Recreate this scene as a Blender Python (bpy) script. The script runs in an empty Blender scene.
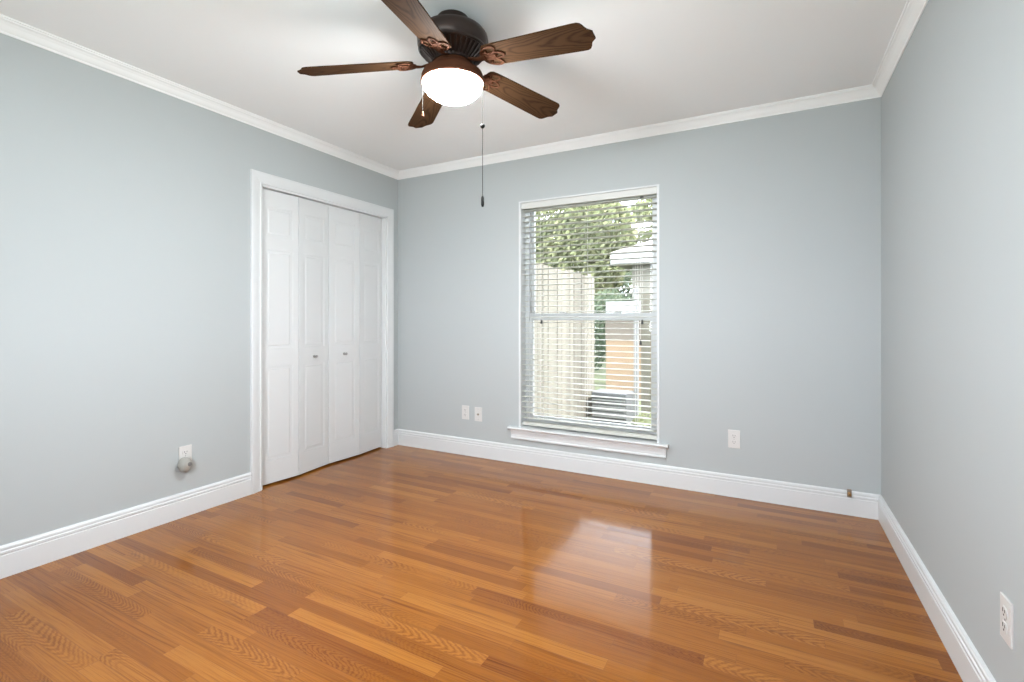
import bpy, bmesh, math, random
from mathutils import Vector, Matrix
random.seed(7)
PI = math.pi
scn = bpy.context.scene
COL = scn.collection

# ------------------------------------------------------------------ camera
TH = 0.4891
cam_d = bpy.data.cameras.new('camera')
cam = bpy.data.objects.new('camera', cam_d)
COL.objects.link(cam)
cam.location = (2.977, -3.411, 1.132)
cam.rotation_euler = (PI / 2, 0, TH)
cam_d.sensor_width = 36
cam_d.sensor_fit = 'HORIZONTAL'
cam_d.lens = 489.69 / 1024 * 36
cam_d.shift_y = -(341 - 318.47) / 1024
cam_d.clip_start = 0.03
scn.camera = cam

# ------------------------------------------------------------------ world, sun, added fill lamp, exposure
w = bpy.data.worlds.new('sky')
scn.world = w
w.use_nodes = True
bg = w.node_tree.nodes['Background']
bg.inputs[0].default_value = (0.86, 0.91, 1.0, 1)
bg.inputs[1].default_value = 12.0

sd = bpy.data.lights.new('sun', 'SUN')
sd.energy = 10.0
sd.angle = math.radians(1.5)
sd.color = (1.0, 0.95, 0.86)
sun = bpy.data.objects.new('sun', sd)
COL.objects.link(sun)
sun.rotation_euler = Vector((-0.62, 0.12, -0.8)).to_track_quat('-Z', 'Y').to_euler()
sun.location = (6, 0, 9)

# fill lamp added outside the made-up window behind the camera
ad = bpy.data.lights.new('added_fill', 'AREA')
ad.shape = 'RECTANGLE'
ad.size = 1.6
ad.size_y = 1.25
ad.energy = 42
ad.color = (0.85, 0.95, 1.0)
al = bpy.data.objects.new('added_fill', ad)
COL.objects.link(al)
al.location = (2.1, -3.95, 1.52)
al.rotation_euler = (PI / 2 + 0.50, 0, 0.62)
BULB = 185.0            # strength of the lit glass bowl of the fan

vs = scn.view_settings
vs.view_transform = 'Standard'
vs.look = 'None'
vs.exposure = 0.27
vs.gamma = 1.0
vs.use_curve_mapping = False
scn.cycles.use_denoising = True
scn.cycles.max_bounces = 12
scn.cycles.diffuse_bounces = 8
scn.cycles.transparent_max_bounces = 24
scn.cycles.caustics_reflective = False
scn.cycles.caustics_refractive = False
scn.cycles.sample_clamp_indirect = 8


# ------------------------------------------------------------------ helpers
def smooth(o, ang=40):
    me = o.data
    for p in me.polygons:
        p.use_smooth = True
    bm = bmesh.new(); bm.from_mesh(me)
    for e in bm.edges:
        if len(e.link_faces) == 2 and e.calc_face_angle(0) > math.radians(ang):
            e.smooth = False
    bm.to_mesh(me); bm.free()


class MB:
    def __init__(self):
        self.bm = bmesh.new()

    def box(self, lo, hi, M=None, bev=0.0):
        c = [(a + b) / 2 for a, b in zip(lo, hi)]
        s = [abs(b - a) for a, b in zip(lo, hi)]
        t = bmesh.new()
        bmesh.ops.create_cube(t, size=1, matrix=Matrix.Translation(c) @ Matrix.Diagonal((*s, 1)))
        if bev > 0:
            bmesh.ops.bevel(t, geom=t.edges[:], offset=bev, segments=2, affect='EDGES', profile=0.6)
        if M is not None:
            t.transform(M)
        self._merge(t)
        return self

    def _merge(self, t):
        me = bpy.data.meshes.new('tmp')
        t.to_mesh(me); t.free()
        self.bm.from_mesh(me)
        bpy.data.meshes.remove(me)

    def lathe(self, prof, n=40, M=None):
        """prof: (r, z) points revolved about z"""
        t = bmesh.new()
        rings = []
        for r, z in prof:
            if r < 1e-6:
                rings.append([t.verts.new((0, 0, z))])
            else:
                rings.append([t.verts.new((r * math.cos(2 * PI * k / n), r * math.sin(2 * PI * k / n), z)) for k in range(n)])
        for a, b in zip(rings, rings[1:]):
            for k in range(n):
                k2 = (k + 1) % n
                if len(a) == 1 and len(b) == 1:
                    continue
                if len(a) == 1:
                    t.faces.new((a[0], b[k2], b[k]))
                elif len(b) == 1:
                    t.faces.new((a[k], a[k2], b[0]))
                else:
                    t.faces.new((a[k], a[k2], b[k2], b[k]))
        bmesh.ops.recalc_face_normals(t, faces=t.faces[:])
        if M is not None:
            t.transform(M)
        self._merge(t)
        return self

    def tube(self, pts, r, n=8, closed=False, M=None, flat=1.0):
        t = bmesh.new()
        P = [Vector(p) for p in pts]
        N = len(P)
        rings = []
        for i in range(N):
            if closed:
                d = P[(i + 1) % N] - P[i - 1]
            else:
                d = P[min(i + 1, N - 1)] - P[max(i - 1, 0)]
            d.normalize()
            up = Vector((0, 0, 1)) if abs(d.z) < 0.95 else Vector((1, 0, 0))
            s = d.cross(up).normalized()
            u = s.cross(d).normalized()
            rr = r[i] if isinstance(r, (list, tuple)) else r
            rings.append([t.verts.new(P[i] + s * rr * math.cos(2 * PI * k / n) + u * rr * flat * math.sin(2 * PI * k / n)) for k in range(n)])
        m = N if closed else N - 1
        for i in range(m):
            a, b = rings[i], rings[(i + 1) % N]
            for k in range(n):
                k2 = (k + 1) % n
                t.faces.new((a[k], a[k2], b[k2], b[k]))
        if not closed:
            t.faces.new(rings[0][::-1]); t.faces.new(rings[-1])
        bmesh.ops.recalc_face_normals(t, faces=t.faces[:])
        if M is not None:
            t.transform(M)
        self._merge(t)
        return self

    def prism(self, outline, z0, z1, M=None, bev=0.0):
        t = bmesh.new()
        a = [t.verts.new((x, y, z0)) for x, y in outline]
        b = [t.verts.new((x, y, z1)) for x, y in outline]
        n = len(a)
        t.faces.new(a[::-1]); t.faces.new(b)
        for k in range(n):
            t.faces.new((a[k], a[(k + 1) % n], b[(k + 1) % n], b[k]))
        bmesh.ops.recalc_face_normals(t, faces=t.faces[:])
        if bev:
            ed = [e for e in t.edges if abs(e.verts[0].co.z - e.verts[1].co.z) < 1e-6]
            bmesh.ops.bevel(t, geom=ed, offset=bev, segments=2, affect='EDGES', profile=0.6)
        if M is not None:
            t.transform(M)
        self._merge(t)
        return self

    def sweep(self, prof, frames):
        """prof: 2-D points (a, b); frames: functions mapping (a, b) to 3-D, one for each station. Closed section."""
        t = bmesh.new()
        rings = [[t.verts.new(f(a, b)) for a, b in prof] for f in frames]
        n = len(prof)
        for r1, r2 in zip(rings, rings[1:]):
            for k in range(n):
                t.faces.new((r1[k], r1[(k + 1) % n], r2[(k + 1) % n], r2[k]))
        t.faces.new(rings[0][::-1]); t.faces.new(rings[-1])
        bmesh.ops.recalc_face_normals(t, faces=t.faces[:])
        self._merge(t)
        return self

    def build(self, name, m, parent=None, sm=False, ang=40):
        me = bpy.data.meshes.new(name)
        self.bm.to_mesh(me); self.bm.free()
        o = bpy.data.objects.new(name, me)
        COL.objects.link(o)
        me.materials.append(m)
        if parent is not None:
            o.parent = parent
        if sm:
            smooth(o, ang)
        return o


def tag(o, label, cat, group=None, kind=None):
    o['label'] = label
    o['category'] = cat
    if group:
        o['group'] = group
    if kind:
        o['kind'] = kind
    return o


def empty(name, loc=(0, 0, 0), rot=(0, 0, 0)):
    o = bpy.data.objects.new(name, None)
    COL.objects.link(o)
    o.location = loc
    o.rotation_euler = rot
    o.empty_display_size = 0.1
    return o


def struct(o):
    o['kind'] = 'structure'
    return o


def copy_tree(o, parent=None):
    c = o.copy()
    COL.objects.link(c)
    c.parent = parent
    for ch in list(o.children):
        copy_tree(ch, c)
    return c


# ------------------------------------------------------------------ materials
def mat(name, col, rough=0.5, metal=0.0, spec=0.5, bump=None, coat=0.0):
    m = bpy.data.materials.new(name)
    m.use_nodes = True
    nt = m.node_tree
    b = nt.nodes['Principled BSDF']
    b.inputs['Base Color'].default_value = (*col, 1)
    b.inputs['Roughness'].default_value = rough
    b.inputs['Metallic'].default_value = metal
    b.inputs['Specular IOR Level'].default_value = spec
    b.inputs['Coat Weight'].default_value = coat
    if bump:
        scale, strength, dist = bump
        tc = nt.nodes.new('ShaderNodeTexCoord')
        n = nt.nodes.new('ShaderNodeTexNoise')
        n.inputs['Scale'].default_value = scale
        n.inputs['Detail'].default_value = 4
        bp = nt.nodes.new('ShaderNodeBump')
        bp.inputs['Strength'].default_value = strength
        bp.inputs['Distance'].default_value = dist
        nt.links.new(tc.outputs['Object'], n.inputs['Vector'])
        nt.links.new(n.outputs['Fac'], bp.inputs['Height'])
        nt.links.new(bp.outputs['Normal'], b.inputs['Normal'])
    return m


class NG:
    """tiny node-graph helper"""
    def __init__(self, m):
        self.nt = m.node_tree

    def n(self, t, **kw):
        nd = self.nt.nodes.new(t)
        for k, v in kw.items():
            setattr(nd, k, v)
        return nd

    def math(self, op, a, b=None, c=None, clamp=False):
        nd = self.n('ShaderNodeMath', operation=op, use_clamp=clamp)
        for i, v in enumerate((a, b, c)):
            if v is None:
                continue
            if isinstance(v, (int, float)):
                nd.inputs[i].default_value = v
            else:
                self.nt.links.new(v, nd.inputs[i])
        return nd.outputs[0]

    def comb(self, x, y, z=0.0):
        nd = self.n('ShaderNodeCombineXYZ')
        for i, v in enumerate((x, y, z)):
            if isinstance(v, (int, float)):
                nd.inputs[i].default_value = v
            else:
                self.nt.links.new(v, nd.inputs[i])
        return nd.outputs[0]

    def noise(self, vec, scale=1, detail=3, rough=0.5, dist=0.0):
        nd = self.n('ShaderNodeTexNoise')
        nd.inputs['Scale'].default_value = scale
        nd.inputs['Detail'].default_value = detail
        nd.inputs['Roughness'].default_value = rough
        nd.inputs['Distortion'].default_value = dist
        self.nt.links.new(vec, nd.inputs['Vector'])
        return nd.outputs['Fac']

    def white(self, vec):
        nd = self.n('ShaderNodeTexWhiteNoise', noise_dimensions='3D')
        self.nt.links.new(vec, nd.inputs['Vector'])
        return nd.outputs['Value']

    def ramp(self, fac, stops):
        nd = self.n('ShaderNodeValToRGB')
        el = nd.color_ramp.elements
        while len(el) < len(stops):
            el.new(0.5)
        for e, (p, c) in zip(el, stops):
            e.position = p
            e.color = (*c, 1) if len(c) == 3 else c
        self.nt.links.new(fac, nd.inputs[0])
        return nd.outputs[0]

    def mix(self, fac, a, b, mode='MIX'):
        nd = self.n('ShaderNodeMix', data_type='RGBA', blend_type=mode)
        for key, v in ((0, fac), (6, a), (7, b)):
            if isinstance(v, (int, float)):
                nd.inputs[key].default_value = v
            elif isinstance(v, tuple):
                nd.inputs[key].default_value = (*v, 1)
            else:
                self.nt.links.new(v, nd.inputs[key])
        return nd.outputs[2]


def floor_material():
    m = mat('oak_strip_floor', (0.4, 0.15, 0.05), 0.2)
    g = NG(m)
    L = m.node_tree.links
    b = m.node_tree.nodes['Principled BSDF']
    geo = g.n('ShaderNodeNewGeometry')
    sep = g.n('ShaderNodeSeparateXYZ')
    L.new(geo.outputs['Position'], sep.inputs[0])
    X, Y = sep.outputs[0], sep.outputs[1]
    PW = 0.057
    yr = g.math('DIVIDE', Y, PW)
    row = g.math('FLOOR', yr)
    fy = g.math('SUBTRACT', yr, row)
    r1 = g.white(g.comb(row, 3.7, 0.0))
    r2 = g.white(g.comb(row, 9.1, 5.0))
    Ln = g.math('MULTIPLY_ADD', r1, 0.55, 0.45)
    xs = g.math('ADD', X, g.math('MULTIPLY', r2, 7.0))
    xr = g.math('DIVIDE', xs, Ln)
    cell = g.math('FLOOR', xr)
    fx = g.math('SUBTRACT', xr, cell)
    rb = g.white(g.comb(row, cell, 1.0))
    rc = g.white(g.comb(row, cell, 22.0))
    rd = g.white(g.comb(row, cell, 41.0))
    # straight fibre: long fine streaks, shifted from board to board
    off = g.math('MULTIPLY', rb, 37.0)
    warp = g.noise(g.comb(g.math('MULTIPLY_ADD', X, 1.6, off), g.math('MULTIPLY', Y, 6.0), rc), 1.0, 2, 0.5)
    yw = g.math('MULTIPLY_ADD', warp, 0.030, Y)
    s1 = g.noise(g.comb(g.math('MULTIPLY_ADD', X, 2.0, off), g.math('MULTIPLY', yw, 170.0), rc), 1.0, 3, 0.65)
    s2 = g.noise(g.comb(g.math('MULTIPLY_ADD', X, 9.0, off), g.math('MULTIPLY', yw, 420.0), rd), 1.0, 2, 0.6)
    lines = g.math('MULTIPLY', g.math('SUBTRACT', s1, 0.48), 5.0, clamp=True)
    pores = g.math('MULTIPLY', g.math('SUBTRACT', s2, 0.50), 5.0, clamp=True)
    # cathedral figure: nested pointed arches along the middle of some boards
    ly = g.math('MULTIPLY', g.math('ADD', g.math('SUBTRACT', fy, 0.5), g.math('MULTIPLY_ADD', rb, 0.5, -0.25)), PW)
    ly = g.math('ADD', ly, g.math('MULTIPLY', g.math('SUBTRACT', warp, 0.5), 0.03))
    hyp = g.math('SQRT', g.math('ADD', g.math('MULTIPLY', ly, ly), 0.000030))
    jag = g.noise(g.comb(g.math('MULTIPLY', X, 60.0), g.math('MULTIPLY', Y, 140.0), rb), 1.0, 2, 0.5)
    sgn = g.math('SIGN', g.math('SUBTRACT', rd, 0.5))
    ph = g.math('ADD', g.math('MULTIPLY', X, sgn), g.math('MULTIPLY', hyp, -2.3))
    ph = g.math('ADD', ph, g.math('MULTIPLY', warp, 0.34))
    ph = g.math('ADD', ph, g.math('MULTIPLY', jag, 0.032))
    arch = g.math('MULTIPLY_ADD', g.math('SINE', g.math('MULTIPLY', ph, g.math('MULTIPLY_ADD', rb, -130.0, 290.0))), 0.5, 0.5)
    arch = g.math('MULTIPLY', g.math('POWER', arch, 1.6), g.math('MULTIPLY_ADD', s1, 1.6, 0.1, clamp=True))
    patch = g.noise(g.comb(g.math('MULTIPLY_ADD', X, 2.2, off), rc, rd), 1.0, 1, 0.5)
    fig = g.math('MULTIPLY', g.math('SUBTRACT', rc, 0.62), 8.0, clamp=True)
    fig = g.math('MULTIPLY', fig, g.math('MULTIPLY', g.math('SUBTRACT', patch, 0.40), 6.0, clamp=True))
    base = g.ramp(rb, [(0.0, (0.205, 0.061, 0.006)), (0.2, (0.262, 0.087, 0.009)), (0.7, (0.308, 0.110, 0.013)), (1.0, (0.350, 0.133, 0.019))])
    dark = g.mix(1.0, base, (0.50, 0.36, 0.26), 'MULTIPLY')
    c1 = g.mix(g.math('MULTIPLY', g.math('MULTIPLY', arch, fig), 0.8), base, dark)
    la = g.math('MULTIPLY_ADD', rd, 0.60, 0.40)
    c2 = g.mix(g.math('MULTIPLY', g.math('MULTIPLY', lines, la), g.math('SUBTRACT', 1.0, g.math('MULTIPLY', fig, 0.6))), c1, dark)
    c3 = g.mix(g.math('MULTIPLY', pores, 0.30), c2, dark)
    # mineral streaks, long and thin, here and there
    st = g.noise(g.comb(g.math('MULTIPLY', X, 2.2), g.math('MULTIPLY', Y, 30.0), g.math('MULTIPLY', rb, 9.0)), 1.0, 2, 0.5)
    st = g.math('MULTIPLY', g.math('SUBTRACT', st, 0.665), 8.0, clamp=True)
    c3 = g.mix(g.math('MULTIPLY', st, 0.6), c3, (0.10, 0.036, 0.014))
    # joints
    ey = g.math('MINIMUM', fy, g.math('SUBTRACT', 1.0, fy))
    ex = g.math('MULTIPLY', g.math('MINIMUM', fx, g.math('SUBTRACT', 1.0, fx)), g.math('DIVIDE', Ln, PW))
    e = g.math('MINIMUM', ey, ex)
    gap = g.math('SUBTRACT', 1.0, g.math('DIVIDE', e, 0.016), clamp=True)
    c4 = g.mix(g.math('MULTIPLY', gap, 0.45), c3, (0.11, 0.04, 0.016))
    L.new(c4, b.inputs['Base Color'])
    b.inputs['Roughness'].default_value = 0.28
    b.inputs['Specular IOR Level'].default_value = 0.04
    b.inputs['Coat Weight'].default_value = 0.8
    b.inputs['Coat Roughness'].default_value = 0.11
    b.inputs['Coat IOR'].default_value = 1.38
    wv = g.noise(g.comb(g.math('MULTIPLY', X, 2.0), g.math('MULTIPLY', Y, 9.0), 0.0), 1.0, 2, 0.5)
    h = g.math('SUBTRACT', g.math('MULTIPLY', wv, 0.5), g.math('MULTIPLY', gap, 0.35))
    bp = g.n('ShaderNodeBump')
    bp.inputs['Strength'].default_value = 0.25
    bp.inputs['Distance'].default_value = 0.0015
    L.new(h, bp.inputs['Height'])
    L.new(bp.outputs['Normal'], b.inputs['Normal'])
    L.new(bp.outputs['Normal'], b.inputs['Coat Normal'])
    return m


def wood_blade_material():
    m = mat('walnut_blade', (0.2, 0.12, 0.08), 0.75, spec=0.03)
    g = NG(m)
    L = m.node_tree.links
    b = m.node_tree.nodes['Principled BSDF']
    tc = g.n('ShaderNodeTexCoord')
    sep = g.n('ShaderNodeSeparateXYZ')
    L.new(tc.outputs['Object'], sep.inputs[0])
    X, Y = sep.outputs[0], sep.outputs[1]
    # cathedral grain: nested arches pointing along the blade
    par = g.math('MULTIPLY', g.math('MULTIPLY', Y, Y), 95.0)
    n1 = g.noise(g.comb(g.math('MULTIPLY', X, 5.0), g.math('MULTIPLY', Y, 14.0), 0.3), 1.0, 3, 0.5)
    f = g.math('ADD', g.math('SUBTRACT', g.math('MULTIPLY', X, 1.0), par), g.math('MULTIPLY', n1, 0.35))
    r = g.math('SINE', g.math('MULTIPLY', f, 62.0))
    r = g.math('POWER', g.math('MULTIPLY_ADD', r, 0.5, 0.5), 2.0)
    p = g.noise(g.comb(g.math('MULTIPLY', X, 14.0), g.math('MULTIPLY', Y, 300.0), 0.0), 1.0, 2, 0.6)
    v = g.math('ADD', g.math('MULTIPLY', r, 0.55), g.math('MULTIPLY', p, 0.45))
    c = g.ramp(v, [(0.15, (0.068, 0.034, 0.016)), (0.55, (0.050, 0.025, 0.012)), (0.95, (0.023, 0.011, 0.006))])
    L.new(c, b.inputs['Base Color'])
    return m


def pickets_material(name, ca, cb, width, axis=1):
    m = mat(name, ca, 0.85, spec=0.2)
    g = NG(m)
    L = m.node_tree.links
    b = m.node_tree.nodes['Principled BSDF']
    geo = g.n('ShaderNodeNewGeometry')
    sep = g.n('ShaderNodeSeparateXYZ')
    L.new(geo.outputs['Position'], sep.inputs[0])
    U, Z = sep.outputs[axis], sep.outputs[2]
    k = g.math('FLOOR', g.math('DIVIDE', U, width))
    rk = g.white(g.comb(k, 1.3, 2.0))
    st = g.noise(g.comb(g.math('MULTIPLY', U, 45.0), g.math('MULTIPLY', Z, 1.6), rk), 1.0, 3, 0.6)
    v = g.math('ADD', g.math('MULTIPLY', rk, 0.45), g.math('MULTIPLY', st, 0.6))
    c = g.ramp(v, [(0.2, cb), (0.75, ca)])
    L.new(c, b.inputs['Base Color'])
    return m


def foliage_material(name, a, b_):
    m = bpy.data.materials.new(name)
    m.use_nodes = True
    g = NG(m)
    nt = m.node_tree
    nt.nodes.remove(nt.nodes['Principled BSDF'])
    out = nt.nodes['Material Output']
    geo = g.n('ShaderNodeNewGeometry')
    c = g.ramp(geo.outputs['Random Per Island'], [(0.0, a), (1.0, b_)])
    d = g.n('ShaderNodeBsdfDiffuse'); t = g.n('ShaderNodeBsdfTranslucent'); mx = g.n('ShaderNodeMixShader')
    mx.inputs[0].default_value = 0.45
    nt.links.new(c, d.inputs[0]); nt.links.new(c, t.inputs[0])
    nt.links.new(d.outputs[0], mx.inputs[1]); nt.links.new(t.outputs[0], mx.inputs[2])
    nt.links.new(mx.outputs[0], out.inputs[0])
    return m


def glass_material():
    m = bpy.data.materials.new('window_glass')
    m.use_nodes = True
    nt = m.node_tree
    nt.nodes.remove(nt.nodes['Principled BSDF'])
    out = nt.nodes['Material Output']
    tr = nt.nodes.new('ShaderNodeBsdfTransparent')
    tr.inputs[0].default_value = (0.97, 0.985, 0.98, 1)
    gl = nt.nodes.new('ShaderNodeBsdfGlossy')
    gl.inputs['Roughness'].default_value = 0.02
    fr = nt.nodes.new('ShaderNodeFresnel')
    fr.inputs[0].default_value = 1.45
    mx = nt.nodes.new('ShaderNodeMixShader')
    nt.links.new(fr.outputs[0], mx.inputs[0])
    nt.links.new(tr.outputs[0], mx.inputs[1]); nt.links.new(gl.outputs[0], mx.inputs[2])
    nt.links.new(mx.outputs[0], out.inputs[0])
    return m


def bowl_material():
    m = bpy.data.materials.new('lit_frosted_glass')
    m.use_nodes = True
    b = m.node_tree.nodes['Principled BSDF']
    b.inputs['Base Color'].default_value = (0.9, 0.87, 0.8, 1)
    b.inputs['Roughness'].default_value = 0.3
    b.inputs['Emission Color'].default_value = (0.92, 0.97, 0.99, 1)
    b.inputs['Emission Strength'].default_value = BULB
    return m


M_WALL = mat('pale_blue_grey_paint', (0.435, 0.462, 0.464), 0.65, spec=0.25, bump=(260, 0.12, 0.0006))
M_CEIL = mat('white_ceiling_paint', (0.92, 0.94, 0.95), 0.8, spec=0.2, bump=(180, 0.15, 0.0008))
M_TRIM = mat('white_trim_paint', (0.66, 0.675, 0.68), 0.35, spec=0.4, bump=(60, 0.03, 0.0005))
M_CROWN = mat('brightened_trim_paint', (0.87, 0.88, 0.88), 0.45, spec=0.3)  # same trim paint, lightened in colour for the brighter light on the crown
M_DOOR = mat('white_door_paint', (0.635, 0.645, 0.645), 0.38, spec=0.4, bump=(90, 0.03, 0.0005))
M_FLOOR = floor_material()
M_DARK = mat('dark_closet_interior', (0.30, 0.29, 0.27), 0.8)
M_VINYL = mat('white_vinyl', (0.64, 0.655, 0.655), 0.35)
M_SLAT = mat('white_blind_slat', (0.58, 0.58, 0.53), 0.5)
M_VALANCE = mat('shade_toned_valance', (0.60, 0.60, 0.57), 0.45)  # the shade on the valance is put into this grey
M_CORD = mat('blind_cord', (0.66, 0.65, 0.60), 0.7)
M_WAND = mat('grey_plastic_wand', (0.30, 0.31, 0.31), 0.3)
M_BLACK = mat('black_plastic', (0.02, 0.02, 0.02), 0.4)
M_GLASS = glass_material()
M_BRONZE = mat('dark_oil_rubbed_bronze', (0.035, 0.022, 0.018), 0.35, metal=0.45, bump=(40, 0.05, 0.001))
M_COPPER = mat('brushed_copper_bronze', (0.075, 0.029, 0.015), 0.75, spec=0.05, bump=(80, 0.05, 0.001))
M_BLADE = wood_blade_material()
M_BOWL = bowl_material()
M_CHAIN = mat('dull_metal_chain', (0.025, 0.023, 0.02), 0.8, spec=0.05)
M_BOB = mat('dark_metal_bob', (0.012, 0.011, 0.010), 0.6, spec=0.1)
M_PLATE = mat('white_plastic_plate', (0.63, 0.62, 0.60), 0.35)
M_SLOT = mat('outlet_slot', (0.05, 0.05, 0.05), 0.6)
M_KNOB = mat('satin_nickel_knob', (0.36, 0.35, 0.34), 0.35, metal=0.6)
M_GREYPL = mat('light_grey_plastic', (0.33, 0.32, 0.29), 0.4)
M_GREYDK = mat('dark_grey_plastic', (0.16, 0.16, 0.16), 0.4)
M_BRASS = mat('tarnished_brass', (0.33, 0.19, 0.07), 0.35, metal=0.7)
M_STOPBR = mat('brown_metal', (0.26, 0.21, 0.17), 0.5, metal=0.2)
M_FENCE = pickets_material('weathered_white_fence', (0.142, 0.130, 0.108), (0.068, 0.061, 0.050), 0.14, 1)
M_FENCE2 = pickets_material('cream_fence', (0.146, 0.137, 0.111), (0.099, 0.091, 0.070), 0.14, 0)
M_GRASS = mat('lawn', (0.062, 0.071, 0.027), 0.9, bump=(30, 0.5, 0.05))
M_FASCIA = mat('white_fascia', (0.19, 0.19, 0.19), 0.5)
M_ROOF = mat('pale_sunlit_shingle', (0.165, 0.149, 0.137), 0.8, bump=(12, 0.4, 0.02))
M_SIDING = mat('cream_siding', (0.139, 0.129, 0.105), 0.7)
M_TAN = mat('tan_shed_wall', (0.167, 0.113, 0.067), 0.8, bump=(20, 0.3, 0.01))
M_BROWN = mat('brown_shed_band', (0.091, 0.074, 0.056), 0.8)
M_METAL = mat('grey_grille_metal', (0.075, 0.077, 0.080), 0.5)
M_BARK = mat('bark', (0.160, 0.120, 0.090), 0.9, bump=(20, 0.6, 0.02))
M_LEAF = foliage_material('leaves', (0.165, 0.190, 0.100), (0.240, 0.245, 0.140))
M_LEAFD = foliage_material('dark_leaves', (0.085, 0.115, 0.078), (0.135, 0.160, 0.105))

# ------------------------------------------------------------------ room shell
W, H, D, T = 3.517, 2.44, 3.75, 0.16
CY0, CY1, CZ = -1.343, -0.147, 2.018          # closet opening
WX0, WX1, WZ0, WZ1 = 1.223, 2.297, 0.262, 2.045  # window opening
RX0, RX1, RZ0, RZ1 = 1.3, 2.9, 0.9, 2.15       # made-up window behind the camera

struct(MB().box((-0.9, -D - T, -0.12), (W + T, T, 0)).build('floor', M_FLOOR))
struct(MB().box((-0.9, -D - T, H), (W + T, T + 0.25, H + 0.15)).build('ceiling', M_CEIL))

wl = MB()
wl.box((-T, -D - T, 0), (0, CY0, H)).box((-T, CY1, 0), (0, T, H)).box((-T, CY0, CZ), (0, CY1, H))
wl = struct(wl.build('wall_left', M_WALL))
wb = MB()
wb.box((0, 0, 0), (WX0, T, H)).box((WX1, 0, 0), (W, T, H)).box((WX0, 0, WZ1), (WX1, T, H)).box((WX0, 0, 0), (WX1, T, WZ0))
struct(wb.build('wall_back', M_WALL))
struct(MB().box((W, -D - T, 0), (W + T, T, H)).build('wall_right', M_WALL))
wf = MB()
wf.box((0, -D - T, 0), (RX0, -D, H)).box((RX1, -D - T, 0), (W, -D, H))
wf.box((RX0, -D - T, RZ1), (RX1, -D, H)).box((RX0, -D - T, 0), (RX1, -D, RZ0))
struct(wf.build('wall_front', M_WALL))
# closet shell behind the folding doors
cl = MB()
cl.box((-0.88, CY0 - 0.3, 0), (-0.84, CY1 + 0.3, H)).box((-0.84, CY0 - 0.34, 0), (-T, CY0 - 0.3, H)).box((-0.84, CY1 + 0.3, 0), (-T, CY1 + 0.34, H))
struct(cl.build('wall_closet', M_DARK))

# ------------------------------------------------------------------ mouldings
BB = [(0, 0), (0.016, 0), (0.016, 0.096), (0.013, 0.0985), (0.013, 0.102), (0.0165, 0.105), (0.0165, 0.114),
      (0.012, 0.117), (0.012, 0.1195), (0.0135, 0.122), (0.0135, 0.130), (0.009, 0.137), (0, 0.139)]


def baseboard(name, axis, fixed, sgn, a0, a1, m0=0, m1=0):
    """runs along axis; m0, m1: mitre sign at each end"""
    def fr(a, m):
        if axis == 'x':
            return lambda t, z: (a + m * t, fixed + sgn * t, z)
        return lambda t, z: (fixed + sgn * t, a + m * t, z)
    return struct(MB().sweep(BB, [fr(a0, m0), fr(a1, m1)]).build(name, M_TRIM))


baseboard('baseboard_back', 'x', 0, -1, 0, W, 1, -1)
baseboard('baseboard_right', 'y', W, -1, -D, 0, 1, -1)
baseboard('baseboard_left', 'y', 0, 1, -D, -1.415, 1, 0)
baseboard('baseboard_corner', 'y', 0, 1, -0.071, 0, 0, -1)
baseboard('baseboard_front', 'x', -D, 1, 0, W, 1, -1)

CR = [(0, -0.058), (0.004, -0.058), (0.006, -0.053), (0.006, -0.050), (0.012, -0.044), (0.018, -0.036), (0.024, -0.026), (0.032, -0.017),
      (0.040, -0.012), (0.041, -0.007), (0.047, -0.006), (0.047, 0), (0, 0)]
CRS = [(a * 1.08, b * 1.05) for a, b in CR]


def crown(name, axis, fixed, sgn, a0, a1, m0, m1):
    def fr(a, m):
        if axis == 'x':
            return lambda t, z: (a + m * t, fixed + sgn * t, H + z)
        return lambda t, z: (fixed + sgn * t, a + m * t, H + z)
    return struct(MB().sweep(CRS, [fr(a0, m0), fr(a1, m1)]).build(name, M_CROWN))


crown('trim_1', 'x', 0, -1, 0, W, 1, -1)
crown('trim_2', 'y', 0, 1, -D, 0, 1, -1)
crown('trim_3', 'y', W, -1, -D, 0, 1, -1)
crown('trim_4', 'x', -D, 1, 0, W, 1, -1)

# closet casing: mitred colonial profile round the opening, (across, out of wall)
CS = [(0, 0), (0, 0.011), (0.006, 0.013), (0.010, 0.010), (0.024, 0.012), (0.045, 0.017), (0.058, 0.019), (0.068, 0.019), (0.072, 0.014), (0.072, 0)]
mb = MB()
mb.sweep(CS, [lambda a, b: (b, CY0 - a, 0), lambda a, b: (b, CY0 - a, CZ + a * 1.08), lambda a, b: (b, CY1 + a, CZ + a * 1.08), lambda a, b: (b, CY1 + a, 0)])
# jamb lining and stop
mb.box((-T, CY0 - 0.001, 0), (0.004, CY0 + 0.012, CZ)).box((-T, CY1 - 0.012, 0), (0.004, CY1 + 0.001, CZ)).box((-T, CY0, CZ - 0.012), (0.004, CY1, CZ + 0.001))
struct(mb.build('trim_5', M_TRIM))

# ------------------------------------------------------------------ closet doors (two folding pairs)
DT = 0.030


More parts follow.
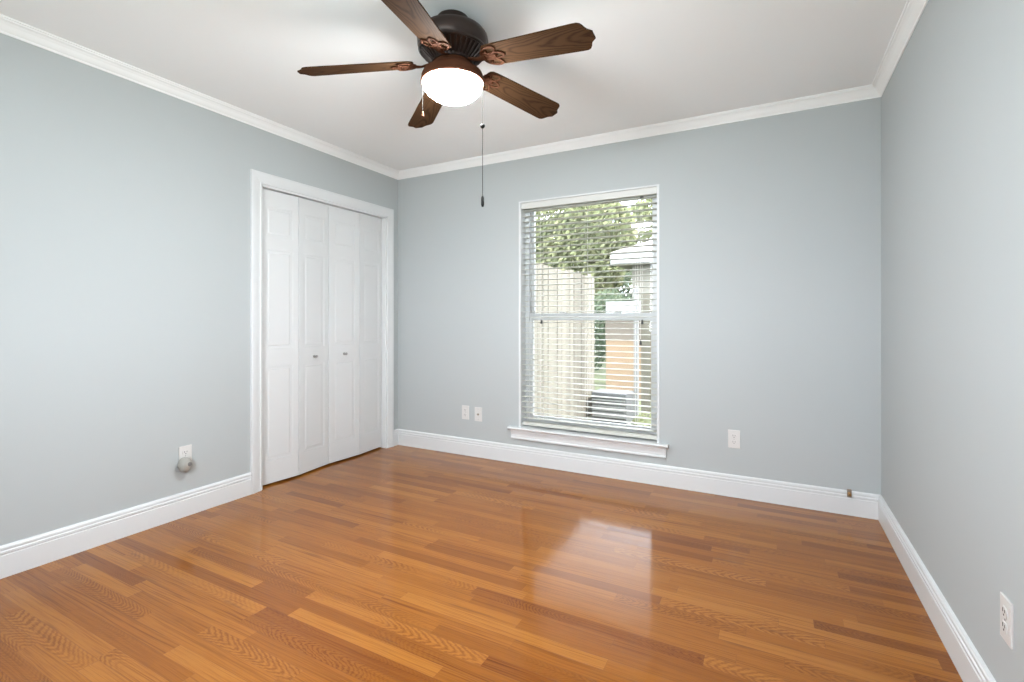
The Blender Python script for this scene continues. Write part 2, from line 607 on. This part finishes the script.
def leaf(name, p0, p1, parent, z0=0.013, z1=1.999):
    """one raised-panel leaf between two joints on the floor plan; face toward +x"""
    p0, p1 = Vector(p0), Vector(p1)
    d = p1 - p0
    Lw = d.length
    ang = math.atan2(d.y, d.x)
    h = z1 - z0
    gp = 0.0018
    mb = MB()
    w0, w1 = gp, Lw - gp
    st = 0.043
    # rails given in height above the floor
    rails = [(z0, 0.165), (0.805, 0.925), (1.600, 1.690), (1.890, z1)]
    # core sheet, stiles, rails; local frame: x along the leaf, y = thickness toward the room is negative
    mb.box((w0, 0.004, z0), (w1, DT - 0.009, z1))
    F = -0.0
    mb.box((w0, F, z0), (w0 + st, DT, z1), bev=0.0015).box((w1 - st, F, z0), (w1, DT, z1), bev=0.0015)
    for a, b in rails:
        mb.box((w0 + st - 0.001, F, a), (w1 - st + 0.001, DT, b), bev=0.0015)
    # raised fields with bevelled surround
    for (a, b) in ((0.165, 0.805), (0.925, 1.600), (1.690, 1.890)):
        x0, x1 = w0 + st + 0.005, w1 - st - 0.005
        zz0, zz1 = a + 0.005, b - 0.005
        t = bmesh.new()
        c = 0.022
        o = [(x0, 0.010, zz0), (x1, 0.010, zz0), (x1, 0.010, zz1), (x0, 0.010, zz1)]
        i = [(x0 + c, 0.001, zz0 + c), (x1 - c, 0.001, zz0 + c), (x1 - c, 0.001, zz1 - c), (x0 + c, 0.001, zz1 - c)]
        ov = [t.verts.new(v) for v in o]
        iv = [t.verts.new(v) for v in i]
        t.faces.new(iv)
        for k in range(4):
            t.faces.new((ov[k], ov[(k + 1) % 4], iv[(k + 1) % 4], iv[k]))
        t.faces.new(ov[::-1])
        bmesh.ops.recalc_face_normals(t, faces=t.faces[:])
        # sink the field's foot slightly behind the face so that the groove reads
        mb._merge(t)
    o = mb.build(name, M_DOOR, parent)
    # face normal must look to +x: local -y maps there when the leaf runs along +y
    o.matrix_local = Matrix.Translation((p0.x, p0.y, 0)) @ Matrix.Rotation(ang, 4, 'Z')
    return o


J = [(-0.040, CY0 + 0.016), (-0.012, -1.038), (-0.044, -0.745), (-0.024, -0.447), (-0.044, CY1 - 0.016)]


def knob(parent, x, y, z):
    mb = MB()
    Mx = Matrix.Translation((x, y, z)) @ Matrix.Rotation(PI / 2, 4, 'Y')
    mb.lathe([(0, -0.004), (0.010, -0.004), (0.010, 0.003), (0.005, 0.007), (0.0045, 0.014), (0.009, 0.017), (0.011, 0.022), (0.009, 0.027), (0, 0.029)], 20, Mx)
    return mb.build('knob', M_KNOB, parent, sm=True)


for n, (a, b, c, ky, kx) in enumerate(((0, 1, 2, -0.892, -0.026), (2, 3, 4, -0.600, -0.032))):
    dr = struct(empty('door_%d' % (n + 1)))
    leaf('door_leaf', J[a], J[b], dr)
    leaf('door_leaf', J[b], J[c], dr)
    knob(dr, kx + 0.003, ky, 0.852)
struct(MB().box((-0.075, CY0 + 0.013, CZ - 0.026), (-0.040, CY1 - 0.013, CZ - 0.013)).build('trim_6', M_TRIM))

# ------------------------------------------------------------------ window (single hung, vinyl) with wooden stool and apron
win = struct(empty('window_1', (0, 0, 0)))
jm = MB()
LT = 0.016
jm.box((WX0, -0.004, WZ0), (WX0 + LT, 0.10, WZ1), bev=0.001).box((WX1 - LT, -0.004, WZ0), (WX1, 0.10, WZ1), bev=0.001)
jm.box((WX0 + LT, -0.004, WZ1 - 0.012), (WX1 - LT, 0.10, WZ1), bev=0.001)
jm.build('jamb_lining', M_TRIM, win)
sl = MB()
# stool: rounded nosing board with horns, plus apron below
prof = [(0.10, 0.262), (0.10, 0.284), (-0.030, 0.284), (-0.036, 0.281), (-0.039, 0.275), (-0.036, 0.268), (-0.030, 0.2625)]
sl.sweep(prof, [lambda a, b: (WX0 + 0.0, a, b), lambda a, b: (WX1, a, b)])
prof2 = [(-0.0005, 0.262), (-0.0005, 0.284), (-0.030, 0.284), (-0.036, 0.281), (-0.039, 0.275), (-0.036, 0.268), (-0.030, 0.2625)]
sl.sweep(prof2, [lambda a, b: (WX0 - 0.085, a, b), lambda a, b: (WX0, a, b)])
sl.sweep(prof2, [lambda a, b: (WX1, a, b), lambda a, b: (WX1 + 0.062, a, b)])
sl.build('window_stool', M_TRIM, win)
apr = [(0, 0.262), (-0.022, 0.262), (-0.022, 0.250), (-0.017, 0.240), (-0.013, 0.225), (-0.012, 0.205), (-0.018, 0.200), (-0.018, 0.192), (-0.014, 0.189), (0, 0.189)]
MB().sweep(apr, [lambda a, b: (WX0 - 0.062, a, b), lambda a, b: (WX1 + 0.045, a, b)]).build('window_apron', M_TRIM, win)
fx0, fx1, fz0, fz1 = WX0 + LT, WX1 - LT, 0.284, WZ1 - 0.012
vf = MB()
for lo, hi in (((fx0, 0.085, fz0), (fx0 + 0.035, 0.155, fz1)), ((fx1 - 0.035, 0.085, fz0), (fx1, 0.155, fz1)),
               ((fx0 + 0.035, 0.085, fz1 - 0.014), (fx1 - 0.035, 0.155, fz1)), ((fx0 + 0.035, 0.085, fz0), (fx1 - 0.035, 0.155, fz0 + 0.03))):
    vf.box(lo, hi, bev=0.002)
vf.build('window_frame', M_VINYL, win)


def sash(name, z0, z1, y0, y1, rb, rt, st):
    s = MB()
    a, b = fx0 + 0.034, fx1 - 0.034
    s.box((a, y0, z0), (a + st, y1, z1), bev=0.003).box((b - st, y0, z0), (b, y1, z1), bev=0.003)
    s.box((a + st - 0.002, y0, z0), (b - st + 0.002, y1, z0 + rb), bev=0.003).box((a + st - 0.002, y0, z1 - rt), (b - st + 0.002, y1, z1), bev=0.003)
    o = s.build(name, M_VINYL, win)
    MB().box((a + st - 0.004, (y0 + y1) / 2 - 0.002, z0 + rb - 0.004), (b - st + 0.004, (y0 + y1) / 2 + 0.002, z1 - rt + 0.004)).build('pane', M_GLASS, o)
    return o


sash('upper_sash', 1.135, fz1 - 0.012, 0.125, 0.150, 0.030, 0.022, 0.024)
ls = sash('lower_sash', fz0 + 0.028, 1.172, 0.092, 0.120, 0.052, 0.054, 0.026)
for lx in (1.55, 1.98):
    MB().box((lx - 0.022, 0.088, 1.1725), (lx + 0.022, 0.118, 1.182), bev=0.002).box((lx - 0.008, 0.08, 1.182), (lx + 0.02, 0.10, 1.188), bev=0.002).build('sash_lock', M_VINYL, ls)

# unseen window added behind the camera to let the fill lamp in
w2 = struct(empty('added_window', (0, 0, 0)))
v2 = MB()
for lo, hi in (((RX0, -D - 0.10, RZ0), (RX0 + 0.04, -D - 0.04, RZ1)), ((RX1 - 0.04, -D - 0.10, RZ0), (RX1, -D - 0.04, RZ1)),
               ((RX0, -D - 0.10, RZ1 - 0.04), (RX1, -D - 0.04, RZ1)), ((RX0, -D - 0.10, RZ0), (RX1, -D - 0.04, RZ0 + 0.04)),
               ((2.085, -D - 0.10, RZ0), (2.115, -D - 0.04, RZ1))):
    v2.box(lo, hi)
v2.build('window_frame', M_VINYL, w2)  # frame of the added window
MB().box((RX0 - 0.03, -D - 0.02, RZ0 - 0.03), (RX1 + 0.03, -D + 0.03, RZ0)).build('added_sill', M_TRIM, w2)

# ------------------------------------------------------------------ venetian blind
bl = empty('venetian_blind', (1.76, 0.045, 0.30))
tag(bl, 'white horizontal slat blind hanging open in the window', 'blind')
off = (-1.76, -0.045, -0.30)
MO = Matrix.Translation(off)
bx0, bx1 = WX0 + LT + 0.004, WX1 - LT - 0.004
hr = MB()
hr.box((bx0, 0.012, 1.992), (bx1, 0.070, 2.030), M=MO, bev=0.002)
hr.build('head_rail', M_SLAT, bl)
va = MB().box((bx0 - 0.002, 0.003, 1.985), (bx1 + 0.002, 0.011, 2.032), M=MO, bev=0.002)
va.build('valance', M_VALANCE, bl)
s = MB()
pitch, z = 0.0415, 1.974
NS = 0
while z > 0.345:
    # gently crowned slat 50 mm deep
    t = [(0.019, z - 0.0012), (0.032, z + 0.0012), (0.045, z + 0.0020), (0.058, z + 0.0012), (0.070, z - 0.0012),
         (0.070, z - 0.0036), (0.058, z - 0.0012), (0.045, z - 0.0004), (0.032, z - 0.0012), (0.019, z - 0.0036)]
    t = [(0.045 + (a - 0.045), b - (a - 0.045) * 0.035) for a, b in t]      # room edge slightly raised
    s.sweep([(a + off[1], b + off[2]) for a, b in t], [lambda a, b: (bx0 + off[0], a, b), lambda a, b: (bx1 + off[0], a, b)])
    z -= pitch
    NS += 1
s.build('slats', M_SLAT, bl)
MB().box((bx0, 0.020, 0.298), (bx1, 0.070, 0.324), M=MO, bev=0.004).build('bottom_rail', M_SLAT, bl)
for lx in (1.40, 1.76, 2.13):
    c = MB()
    for yy in (0.0175, 0.0715):
        c.tube([(lx, yy, 0.32), (lx, yy, 1.985)], 0.0009, 5, M=MO)
    c.tube([(lx + 0.012, 0.045, 0.32), (lx + 0.012, 0.045, 1.985)], 0.0008, 5, M=MO)
    c.build('ladder_cord', M_CORD, bl)
MB().tube([(1.318, 0.009, 1.95), (1.318, -0.002, 1.90), (1.318, -0.002, 1.115)], 0.0035, 8, M=MO).build('tilt_wand', M_WAND, bl)
pc = MB()
pc.tube([(2.170, -0.001, 1.975), (2.170, -0.003, 0.99)], 0.0010, 5, M=MO)
pc.tube([(2.182, -0.001, 1.975), (2.182, -0.003, 1.115)], 0.0010, 5, M=MO)
pc = pc.build('pull_cord', M_CORD, bl)


def tassel(x, z, y=-0.003):
    return MB().lathe([(0, 0.016), (0.004, 0.015), (0.006, 0.006), (0.009, -0.008), (0.0085, -0.016), (0, -0.018)], 14,
                      MO @ Matrix.Translation((x, y, z))).build('cord_tassel', M_BLACK, bl, sm=True)


tassel(2.170, 0.965)
tassel(2.182, 1.108)
tassel(1.412, 1.108, 0.012)
MB().box((2.164, -0.002, 1.966), (2.190, 0.004, 1.976), M=MO, bev=0.001).build('cord_lock', M_BLACK, bl)

# ------------------------------------------------------------------ ceiling fan
d = 2.14
Fv = Vector((-math.sin(TH), math.cos(TH))); Rv = Vector((math.cos(TH), math.sin(TH)))
ctr = Vector((2.977, -3.411)) + Fv * d + Rv * ((452.8 - 512) / 489.69 * d)
fan = empty('ceiling_fan', (ctr.x, ctr.y, H))
tag(fan, 'dark bronze ceiling fan with five brown wood blades and a lit glass bowl', 'ceiling fan')
can = MB().lathe([(0, 0), (0.068, 0), (0.070, -0.004), (0.070, -0.030), (0.066, -0.042), (0.052, -0.048), (0, -0.048)], 48)
can.build('canopy', M_BRONZE, fan, sm=True)
mot = MB().lathe([(0.0, -0.050), (0.075, -0.050), (0.115, -0.054), (0.140, -0.064), (0.152, -0.080), (0.155, -0.096), (0.153, -0.118),
                  (0.146, -0.134), (0.140, -0.140), (0.136, -0.142), (0.090, -0.186), (0.088, -0.196), (0.0, -0.196)], 64)
mot = mot.build('motor_housing', M_BRONZE, fan, sm=True, ang=30)
vn = MB()
for k in range(36):
    a = 2 * PI * k / 36
    vn.tube([(0.143, 0, -0.141), (0.125, 0, -0.161), (0.105, 0, -0.178), (0.089, 0, -0.192)], [0.0038, 0.0045, 0.004, 0.003], 8, M=Matrix.Rotation(a, 4, 'Z'))
vn.lathe([(0.138, -0.134), (0.148, -0.134), (0.149, -0.141), (0.143, -0.147), (0.136, -0.143)], 64)
vn.build('vent_grille', M_BRONZE, mot, sm=True)
MB().lathe([(0.0, -0.194), (0.078, -0.194), (0.084, -0.200), (0.090, -0.214), (0.112, -0.228), (0.128, -0.240), (0.135, -0.256),
            (0.138, -0.280), (0.134, -0.284), (0.128, -0.282), (0, -0.270)], 64).build('light_fitter', M_COPPER, fan, sm=True)
bw = [(0.120, -0.278), (0.131, -0.282)]
for k in range(1, 15):
    a = PI / 2 * k / 14
    bw.append((0.131 * math.cos(a) ** 0.92 if k < 14 else 0.0, -0.282 - 0.078 * math.sin(a) ** 1.05))
MB().lathe(bw, 64).build('glass_bowl', M_BOWL, fan, sm=True, ang=60)

blade_out = [(0.168, 0.034), (0.172, 0.048), (0.184, 0.057), (0.205, 0.0605), (0.30, 0.0635), (0.45, 0.068), (0.585, 0.072), (0.606, 0.0715), (0.618, 0.066),
             (0.625, 0.056), (0.629, 0.045), (0.635, 0.034), (0.645, 0.025), (0.652, 0.019)]
blade_out = blade_out + [(x, -y) for x, y in reversed(blade_out)]
ZB = -0.206
base_a = -0.0354
DROOP = 0.10


def loop(cx, cy, rx, ry, rot, n=22):
    pts = []
    for k in range(n):
        a = 2 * PI * k / n
        x, y = rx * math.cos(a), ry * math.sin(a)
        pts.append((cx + x * math.cos(rot) - y * math.sin(rot), cy + x * math.sin(rot) + y * math.cos(rot), 0))
    return pts


fb = MB().prism(blade_out, -0.003, 0.003, bev=0.001)
me_blade = None
for k in range(5):
    a = base_a + k * 2 * PI / 5
    Mb = Matrix.Translation((0, 0, ZB)) @ Matrix.Rotation(0.032, 4, 'X') @ Matrix.Rotation(a, 4, 'Z') @ Matrix.Translation((0.17, 0, 0)) @ Matrix.Rotation(DROOP, 4, 'Y') @ Matrix.Translation((-0.17, 0, 0)) @ Matrix.Rotation(math.radians(-13), 4, 'X')
    if k == 0:
        blade = fb.build('blade', M_BLADE, fan)
        ir = MB()
        zi = -0.0065
        up = Matrix.Translation((0, 0, zi))
        # plate under the root, three leaf loops, and the arm up to the motor
        ir.prism([(0.162, 0.020), (0.175, 0.030), (0.190, 0.022), (0.205, 0.012), (0.226, 0.006), (0.232, 0), (0.226, -0.006), (0.205, -0.012), (0.190, -0.022), (0.175, -0.030), (0.162, -0.020)], -0.0015, 0.0030, up, bev=0.0008)
        ir.tube(loop(0.198, 0.030, 0.040, 0.020, 0.42), 0.0045, 8, True, up, 0.7)
        ir.tube(loop(0.198, -0.030, 0.040, 0.020, -0.42), 0.0045, 8, True, up, 0.7)
        ir.tube(loop(0.216, 0, 0.046, 0.018, 0), 0.0045, 8, True, up, 0.7)
        ir.tube([(0.082, 0, 0.004), (0.110, 0, -0.004), (0.135, 0, -0.010), (0.155, 0, -0.009), (0.172, 0, -0.006)], [0.011, 0.012, 0.011, 0.015, 0.017], 12, flat=0.38)
        for sx, sy in ((0.190, 0.030), (0.190, -0.030), (0.222, 0)):
            ir.lathe([(0, -0.0125), (0.003, -0.012), (0.0045, -0.0095), (0.0045, -0.004)], 10, Matrix.Translation((sx, sy, 0)))
        ir.build('blade_iron', M_COPPER, blade, sm=True)
    else:
        blade = copy_tree(b0, fan)
    if k == 0:
        b0 = blade
    blade.matrix_local = Mb
# two pull chains hanging from the light fitter


def chain(px, z_end, ball_z, name_r=0.0010, off_r=0.0):
    v = (px - 512) / 489.69
    P = Vector((2.977, -3.411)) + Fv * (d + off_r) + Rv * (v * (d + off_r)) - ctr
    mb = MB()
    mb.tube([(P.x * 0.93, P.y * 0.93, -0.250), (P.x, P.y, -0.262), (P.x, P.y, -0.30), (P.x, P.y, z_end)], name_r, 6)
    k = -0.30
    while k > z_end:
        mb.lathe([(0, 0.0022), (0.0019, 0.001), (0.0019, -0.001), (0, -0.0022)], 6, Matrix.Translation((P.x, P.y, k)))
        k -= 0.009
    c = mb.build('pull_chain', M_CHAIN, fan, sm=True)
    if ball_z:
        MB().lathe([(0, 0.011), (0.006, 0.0085), (0.010, 0.003), (0.010, -0.003), (0.006, -0.0085), (0, -0.011)], 16, Matrix.Translation((P.x, P.y, ball_z))).build('chain_ball', M_BOB, c, sm=True)
    return c, P


c, P = chain(482.6, 1.655 - H, 1.973 - H)
MB().lathe([(0, 0.024), (0.003, 0.022), (0.0065, 0.012), (0.007, -0.016), (0.004, -0.026), (0, -0.027)], 14, Matrix.Translation((P.x, P.y, 1.646 - H))).build('chain_bob', M_BOB, c, sm=True)
c, P = chain(422.6, 2.035 - H, None)
MB().lathe([(0, 0.014), (0.003, 0.012), (0.0055, 0.004), (0.006, -0.010), (0, -0.014)], 14, Matrix.Translation((P.x, P.y, 2.025 - H))).build('chain_bob', M_COPPER, c, sm=True)

# ------------------------------------------------------------------ wall plates


def plate(name, kind, loc, rz, label, cat, group=None):
    """faces local -y"""
    r = empty(name, loc, (0, 0, rz))
    tag(r, label, cat, group)
    MB().box((-0.035, -0.006, -0.0575), (0.035, 0, 0.0575), bev=0.0025).build('face_plate', M_PLATE, r)
    if kind == 'duplex':
        for sz in (-0.0195, 0.0195):
            ol = []
            for k in range(24):
                a = 2 * PI * k / 24
                ol.append((0.0172 * math.cos(a), max(-0.0135, min(0.0135, 0.0172 * math.sin(a)))))
            f = MB().prism(ol, 0.0055, 0.0085, Matrix.Translation((0, 0, sz)) @ Matrix.Rotation(PI / 2, 4, 'X'))
            f = f.build('receptacle', M_PLATE, r)
            s_ = MB().box((-0.0075, -0.0092, sz - 0.001), (-0.0055, -0.0080, sz + 0.009)).box((0.0055, -0.0092, sz), (0.0075, -0.0080, sz + 0.008))
            s_.lathe([(0, 0), (0.0026, 0), (0.0026, 0.0012), (0, 0.0012)], 10, Matrix.Translation((0, -0.0080, sz - 0.007)) @ Matrix.Rotation(PI / 2, 4, 'X'))
            s_.build('slots', M_SLOT, f)
        MB().lathe([(0, 0), (0.003, 0), (0.002, 0.0015), (0, 0.0015)], 10, Matrix.Translation((0, -0.006, 0)) @ Matrix.Rotation(PI / 2, 4, 'X')).build('screw', M_KNOB, r)
    else:
        MB().lathe([(0.0085, 0), (0.0085, 0.003), (0.0048, 0.003), (0.0048, 0.012), (0.003, 0.012), (0, 0.010)], 12, Matrix.Translation((0, -0.006, 0)) @ Matrix.Rotation(PI / 2, 4, 'X')).build('coaxial_jack', M_STOPBR, r, sm=True)
        for sz in (-0.042, 0.042):
            MB().lathe([(0, 0), (0.003, 0), (0.002, 0.0015), (0, 0.0015)], 10, Matrix.Translation((0, -0.006, sz)) @ Matrix.Rotation(PI / 2, 4, 'X')).build('screw', M_KNOB, r)
    return r


plate('electrical_outlet', 'duplex', (0.726, 0, 0.352), 0, 'white outlet plate on the back wall left of the cable plate, near the closet', 'outlet')
plate('cable_wall_plate', 'coax', (0.851, 0, 0.348), 0, 'white wall plate with a single dark cable jack in its middle', 'wall plate')
plate('electrical_outlet', 'duplex', (2.761, 0, 0.366), 0, 'white outlet on the back wall to the right of the window', 'outlet')
plate('electrical_outlet', 'duplex', (W, -1.683, 0.348), PI / 2 * -1, 'white outlet on the right wall, nearest to the camera at the frame edge', 'outlet')
plate('electrical_outlet', 'duplex', (0, -1.812, 0.345), PI / 2, 'white outlet on the left wall behind the plugged-in grey device', 'outlet')

af = empty('plug_in_device', (0.0093, -1.828, 0.302))
tag(af, 'rounded grey plug-in device on the lower socket of the left wall outlet', 'plug-in device')
MX = Matrix.Rotation(PI / 2, 4, 'Y')
MB().lathe([(0, 0.0), (0.028, 0.0), (0.034, 0.004), (0.037, 0.014), (0.037, 0.026), (0.033, 0.038), (0.024, 0.046), (0, 0.049)], 36,
           Matrix.Diagonal((1.05, 0.95, 1.15, 1)) @ MX).build('housing', M_GREYPL, af, sm=True)
MB().lathe([(0, 0.040), (0.012, 0.040), (0.012, 0.050), (0.009, 0.053), (0, 0.053)], 24, Matrix.Translation((0, 0.010, 0.004)) @ MX).build('dial', M_GREYDK, af, sm=True)

ds = empty('door_stop', (3.366, -0.0135, 0.126))
tag(ds, 'tiny brown and brass stub on top of the baseboard near the right corner', 'door stop')
MY = Matrix.Rotation(PI / 2, 4, 'X')
MB().box((-0.011, -0.009, -0.020), (0.011, 0.0, 0.026), bev=0.002).build('bracket', M_STOPBR, ds)
MB().lathe([(0, 0.009), (0.010, 0.009), (0.010, 0.013), (0.0065, 0.015), (0.0065, 0.030), (0, 0.031)], 18, MY).build('post', M_BRASS, ds, sm=True)

# ------------------------------------------------------------------ outside
GZ = -0.35
struct(MB().box((-25, -25, GZ - 0.1), (30, 45, GZ)).build('ground', M_GRASS))


def leafy(name, mtl, parent, blobs, n, size, seed):
    rd = random.Random(seed)
    me = bpy.data.meshes.new(name)
    vs_, fs = [], []
    for _ in range(n):
        c, r = rd.choice(blobs)
        v = Vector((rd.gauss(0, 1), rd.gauss(0, 1), rd.gauss(0, 1))).normalized()
        rr = rd.uniform(0.55, 1.0) ** 0.5
        p = Vector(c) + Vector((v.x * r[0], v.y * r[1], v.z * r[2])) * rr
        q = Vector((rd.gauss(0, 1), rd.gauss(0, 1), rd.gauss(0, 1))).normalized()
        u = q.orthogonal().normalized(); t = q.cross(u)
        s1 = size * rd.uniform(0.6, 1.3); s2 = s1 * 0.45
        b = len(vs_)
        vs_ += [p - u * s1, p + t * s2, p + u * s1, p - t * s2]
        fs.append((b, b + 1, b + 2, b + 3))
    me.from_pydata([tuple(v) for v in vs_], [], fs)
    o = bpy.data.objects.new(name, me)
    COL.objects.link(o)
    me.materials.append(mtl)
    o.parent = parent
    return o


def tree(loc, label, mtl, blobs, n, size, seed, trunk_h):
    r = empty('tree', loc)
    tag(r, label, 'tree')
    leafy('foliage', mtl, r, blobs, n, size, seed)
    t = MB().tube([(0, 0, 0), (0.03, 0.02, trunk_h * 0.5), (-0.04, 0.0, trunk_h)], [0.13, 0.10, 0.07], 10)
    for k in range(4):
        a = k * 1.7
        t.tube([(0, 0, trunk_h * 0.75), (0.5 * math.cos(a), 0.5 * math.sin(a), trunk_h * 1.15)], [0.06, 0.025], 8)
    t.build('trunk', M_BARK, r, sm=True)
    return r


# side-yard fence running away from the house
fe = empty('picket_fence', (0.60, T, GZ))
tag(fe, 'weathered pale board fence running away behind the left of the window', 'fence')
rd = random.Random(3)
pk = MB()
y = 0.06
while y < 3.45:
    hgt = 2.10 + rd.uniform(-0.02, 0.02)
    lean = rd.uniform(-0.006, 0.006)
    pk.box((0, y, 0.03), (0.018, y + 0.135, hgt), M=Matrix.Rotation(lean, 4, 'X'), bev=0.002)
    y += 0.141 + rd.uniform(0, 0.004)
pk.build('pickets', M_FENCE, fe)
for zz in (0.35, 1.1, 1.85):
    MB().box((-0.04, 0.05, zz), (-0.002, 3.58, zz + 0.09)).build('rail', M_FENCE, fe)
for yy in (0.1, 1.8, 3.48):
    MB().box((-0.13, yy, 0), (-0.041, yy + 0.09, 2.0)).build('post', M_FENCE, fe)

# camera rays used only to place the yard things in plan


def ray_at(px, y):
    dx = -math.sin(TH) + (px - 512) / 489.69 * math.cos(TH)
    dy = math.cos(TH) + (px - 512) / 489.69 * math.sin(TH)
    t = (y + 3.411) / dy
    return 2.977 + dx * t, t


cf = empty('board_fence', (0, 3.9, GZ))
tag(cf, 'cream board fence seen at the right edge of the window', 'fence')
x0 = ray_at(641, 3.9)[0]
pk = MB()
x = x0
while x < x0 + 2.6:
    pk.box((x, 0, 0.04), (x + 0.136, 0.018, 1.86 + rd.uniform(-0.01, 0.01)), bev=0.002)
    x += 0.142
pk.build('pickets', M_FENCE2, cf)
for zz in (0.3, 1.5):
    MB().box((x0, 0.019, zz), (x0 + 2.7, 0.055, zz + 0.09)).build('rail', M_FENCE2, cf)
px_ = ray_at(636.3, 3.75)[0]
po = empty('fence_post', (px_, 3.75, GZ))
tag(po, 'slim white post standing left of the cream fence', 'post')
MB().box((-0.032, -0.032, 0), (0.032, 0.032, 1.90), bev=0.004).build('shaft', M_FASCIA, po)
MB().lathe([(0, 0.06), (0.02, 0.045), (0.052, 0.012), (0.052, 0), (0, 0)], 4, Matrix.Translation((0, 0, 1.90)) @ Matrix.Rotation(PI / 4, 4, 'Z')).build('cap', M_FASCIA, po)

# tan shed behind, white band above, brown band below it
xa, ta = ray_at(606, 5.6); xb, tb = ray_at(648, 5.6)
shd = empty('shed', ((xa + xb) / 2, 5.6, GZ))
tag(shd, 'small tan shed with a brown top band beyond the side fence', 'shed')
hw = (xb - xa) / 2
MB().box((-hw, 0, 0), (hw, 0.7, 1.08)).build('wall', M_TAN, shd)
MB().box((-hw - 0.01, -0.01, 1.08), (hw + 0.01, 0.71, 1.50)).build('band', M_BROWN, shd)
MB().box((-hw - 0.03, -0.05, 1.50), (hw + 0.03, 0.73, 1.545)).build('drip_edge', M_METAL, shd)
MB().box((-hw, -0.01, 1.545), (hw, 0.70, 1.80)).build('fascia', M_FASCIA, shd)

# condenser unit with a slatted grille
xc, tc_ = ray_at(611, 3.3)
ac = empty('air_conditioner', (xc - 0.02, 3.25, GZ))
tag(ac, 'low grey air conditioning unit with horizontal louvres on the ground outside', 'air conditioner')
MB().box((-0.25, 0.0, 0.02), (0.25, 0.40, 0.44), bev=0.01).build('cabinet', M_METAL, ac)
lv = MB()
for k in range(8):
    lv.box((-0.235, -0.014, 0.06 + k * 0.045), (0.235, 0.0, 0.078 + k * 0.045))
lv.build('louvres', mat('pale_louvre_metal', (0.200, 0.200, 0.194), 0.5), ac)
MB().box((-0.28, -0.05, 0.0), (0.28, 0.41, 0.02)).build('base_pad', M_GREYPL, ac)

# neighbour's house: pale roof, white fascia, cream wall
xh, th_ = ray_at(612, 8.0)
hs = empty('neighbour_house', (xh, 8.0, GZ))
tag(hs, 'neighbouring house with white eave and pale roof at the upper right of the window', 'house')
zf = 1.132 + (318.5 - 264) / 489.69 * th_ - GZ
zt = 1.132 + (318.5 - 253) / 489.69 * th_ - GZ
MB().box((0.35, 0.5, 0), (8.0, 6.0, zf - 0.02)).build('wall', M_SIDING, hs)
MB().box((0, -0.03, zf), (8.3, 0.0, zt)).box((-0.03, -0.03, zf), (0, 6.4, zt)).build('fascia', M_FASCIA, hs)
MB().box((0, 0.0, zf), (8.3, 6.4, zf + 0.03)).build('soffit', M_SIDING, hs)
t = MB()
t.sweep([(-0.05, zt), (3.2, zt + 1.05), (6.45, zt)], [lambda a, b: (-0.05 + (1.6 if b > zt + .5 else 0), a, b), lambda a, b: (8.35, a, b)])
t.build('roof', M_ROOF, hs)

tree((-2.6, 10.4, GZ), 'large light green leafy tree filling the upper left of the window', M_LEAF,
     [((0, 0, 3.2), (1.6, 1.0, 1.4)), ((-1.5, 0.2, 3.0), (1.4, 1.0, 1.4)), ((0.9, 0.1, 3.1), (0.9, 0.9, 1.4)), ((-0.5, 0.1, 2.2), (1.6, 1.0, 0.9)), ((0.4, 0, 2.2), (1.2, 0.9, 0.8)), ((-0.3, 0, 4.2), (1.7, 0.9, 1.0)), ((1.0, 0, 4.0), (1.2, 0.8, 1.0))], 34000, 0.10, 11, 2.4)
tree((2.6, 17.5, GZ), 'yellow-green tree standing behind the white eave of the neighbouring house', M_LEAF,
     [((-1.9, 0, 3.8), (2.0, 1.3, 2.2)), ((0.2, 0, 4.4), (1.8, 1.3, 1.8)), ((-3.6, 0.5, 4.6), (2.2, 1.2, 2.3))], 20000, 0.15, 12, 3.2)
hg = empty('hedge', (-2.6, 15.4, GZ))
tag(hg, 'tall clipped dark hedge far behind the shrub at the end of the yard', 'hedge')
leafy('foliage', M_LEAFD, hg, [((x * 0.9, 0, z), (0.75, 0.4, 0.75)) for x in range(-5, 6) for z in (0.7, 1.7, 2.6)], 16000, 0.11, 21)
xs_ = ray_at(608, 7.05)[0]
sb = empty('shrub', (xs_, 7.05, GZ))
tag(sb, 'dark green shrub between the side fence and the neighbouring house', 'shrub')
leafy('foliage', M_LEAFD, sb, [((0, 0, 1.35), (0.55, 0.4, 0.80)), ((0.5, 0, 1.15), (0.6, 0.4, 0.85)), ((-0.5, 0.1, 1.1), (0.5, 0.4, 0.9))], 4200, 0.05, 5)
MB().tube([(0, 0, 0), (0, 0, 0.9)], [0.05, 0.03], 8).tube([(0.3, 0, 0), (0.4, 0, 0.8)], [0.04, 0.02], 8).build('stem', M_BARK, sb)
xg = ray_at(650, 2.6)[0]
wd = empty('weed_clump', (xg, 2.6, GZ))
tag(wd, 'low bright green weeds growing at the foot of the cream fence', 'plant')
leafy('foliage', M_LEAF, wd, [((0, 0, 0.18), (0.22, 0.16, 0.18)), ((0.25, 0.1, 0.13), (0.2, 0.14, 0.13)), ((-0.2, 0, 0.08), (0.2, 0.14, 0.08))], 900, 0.03, 8)
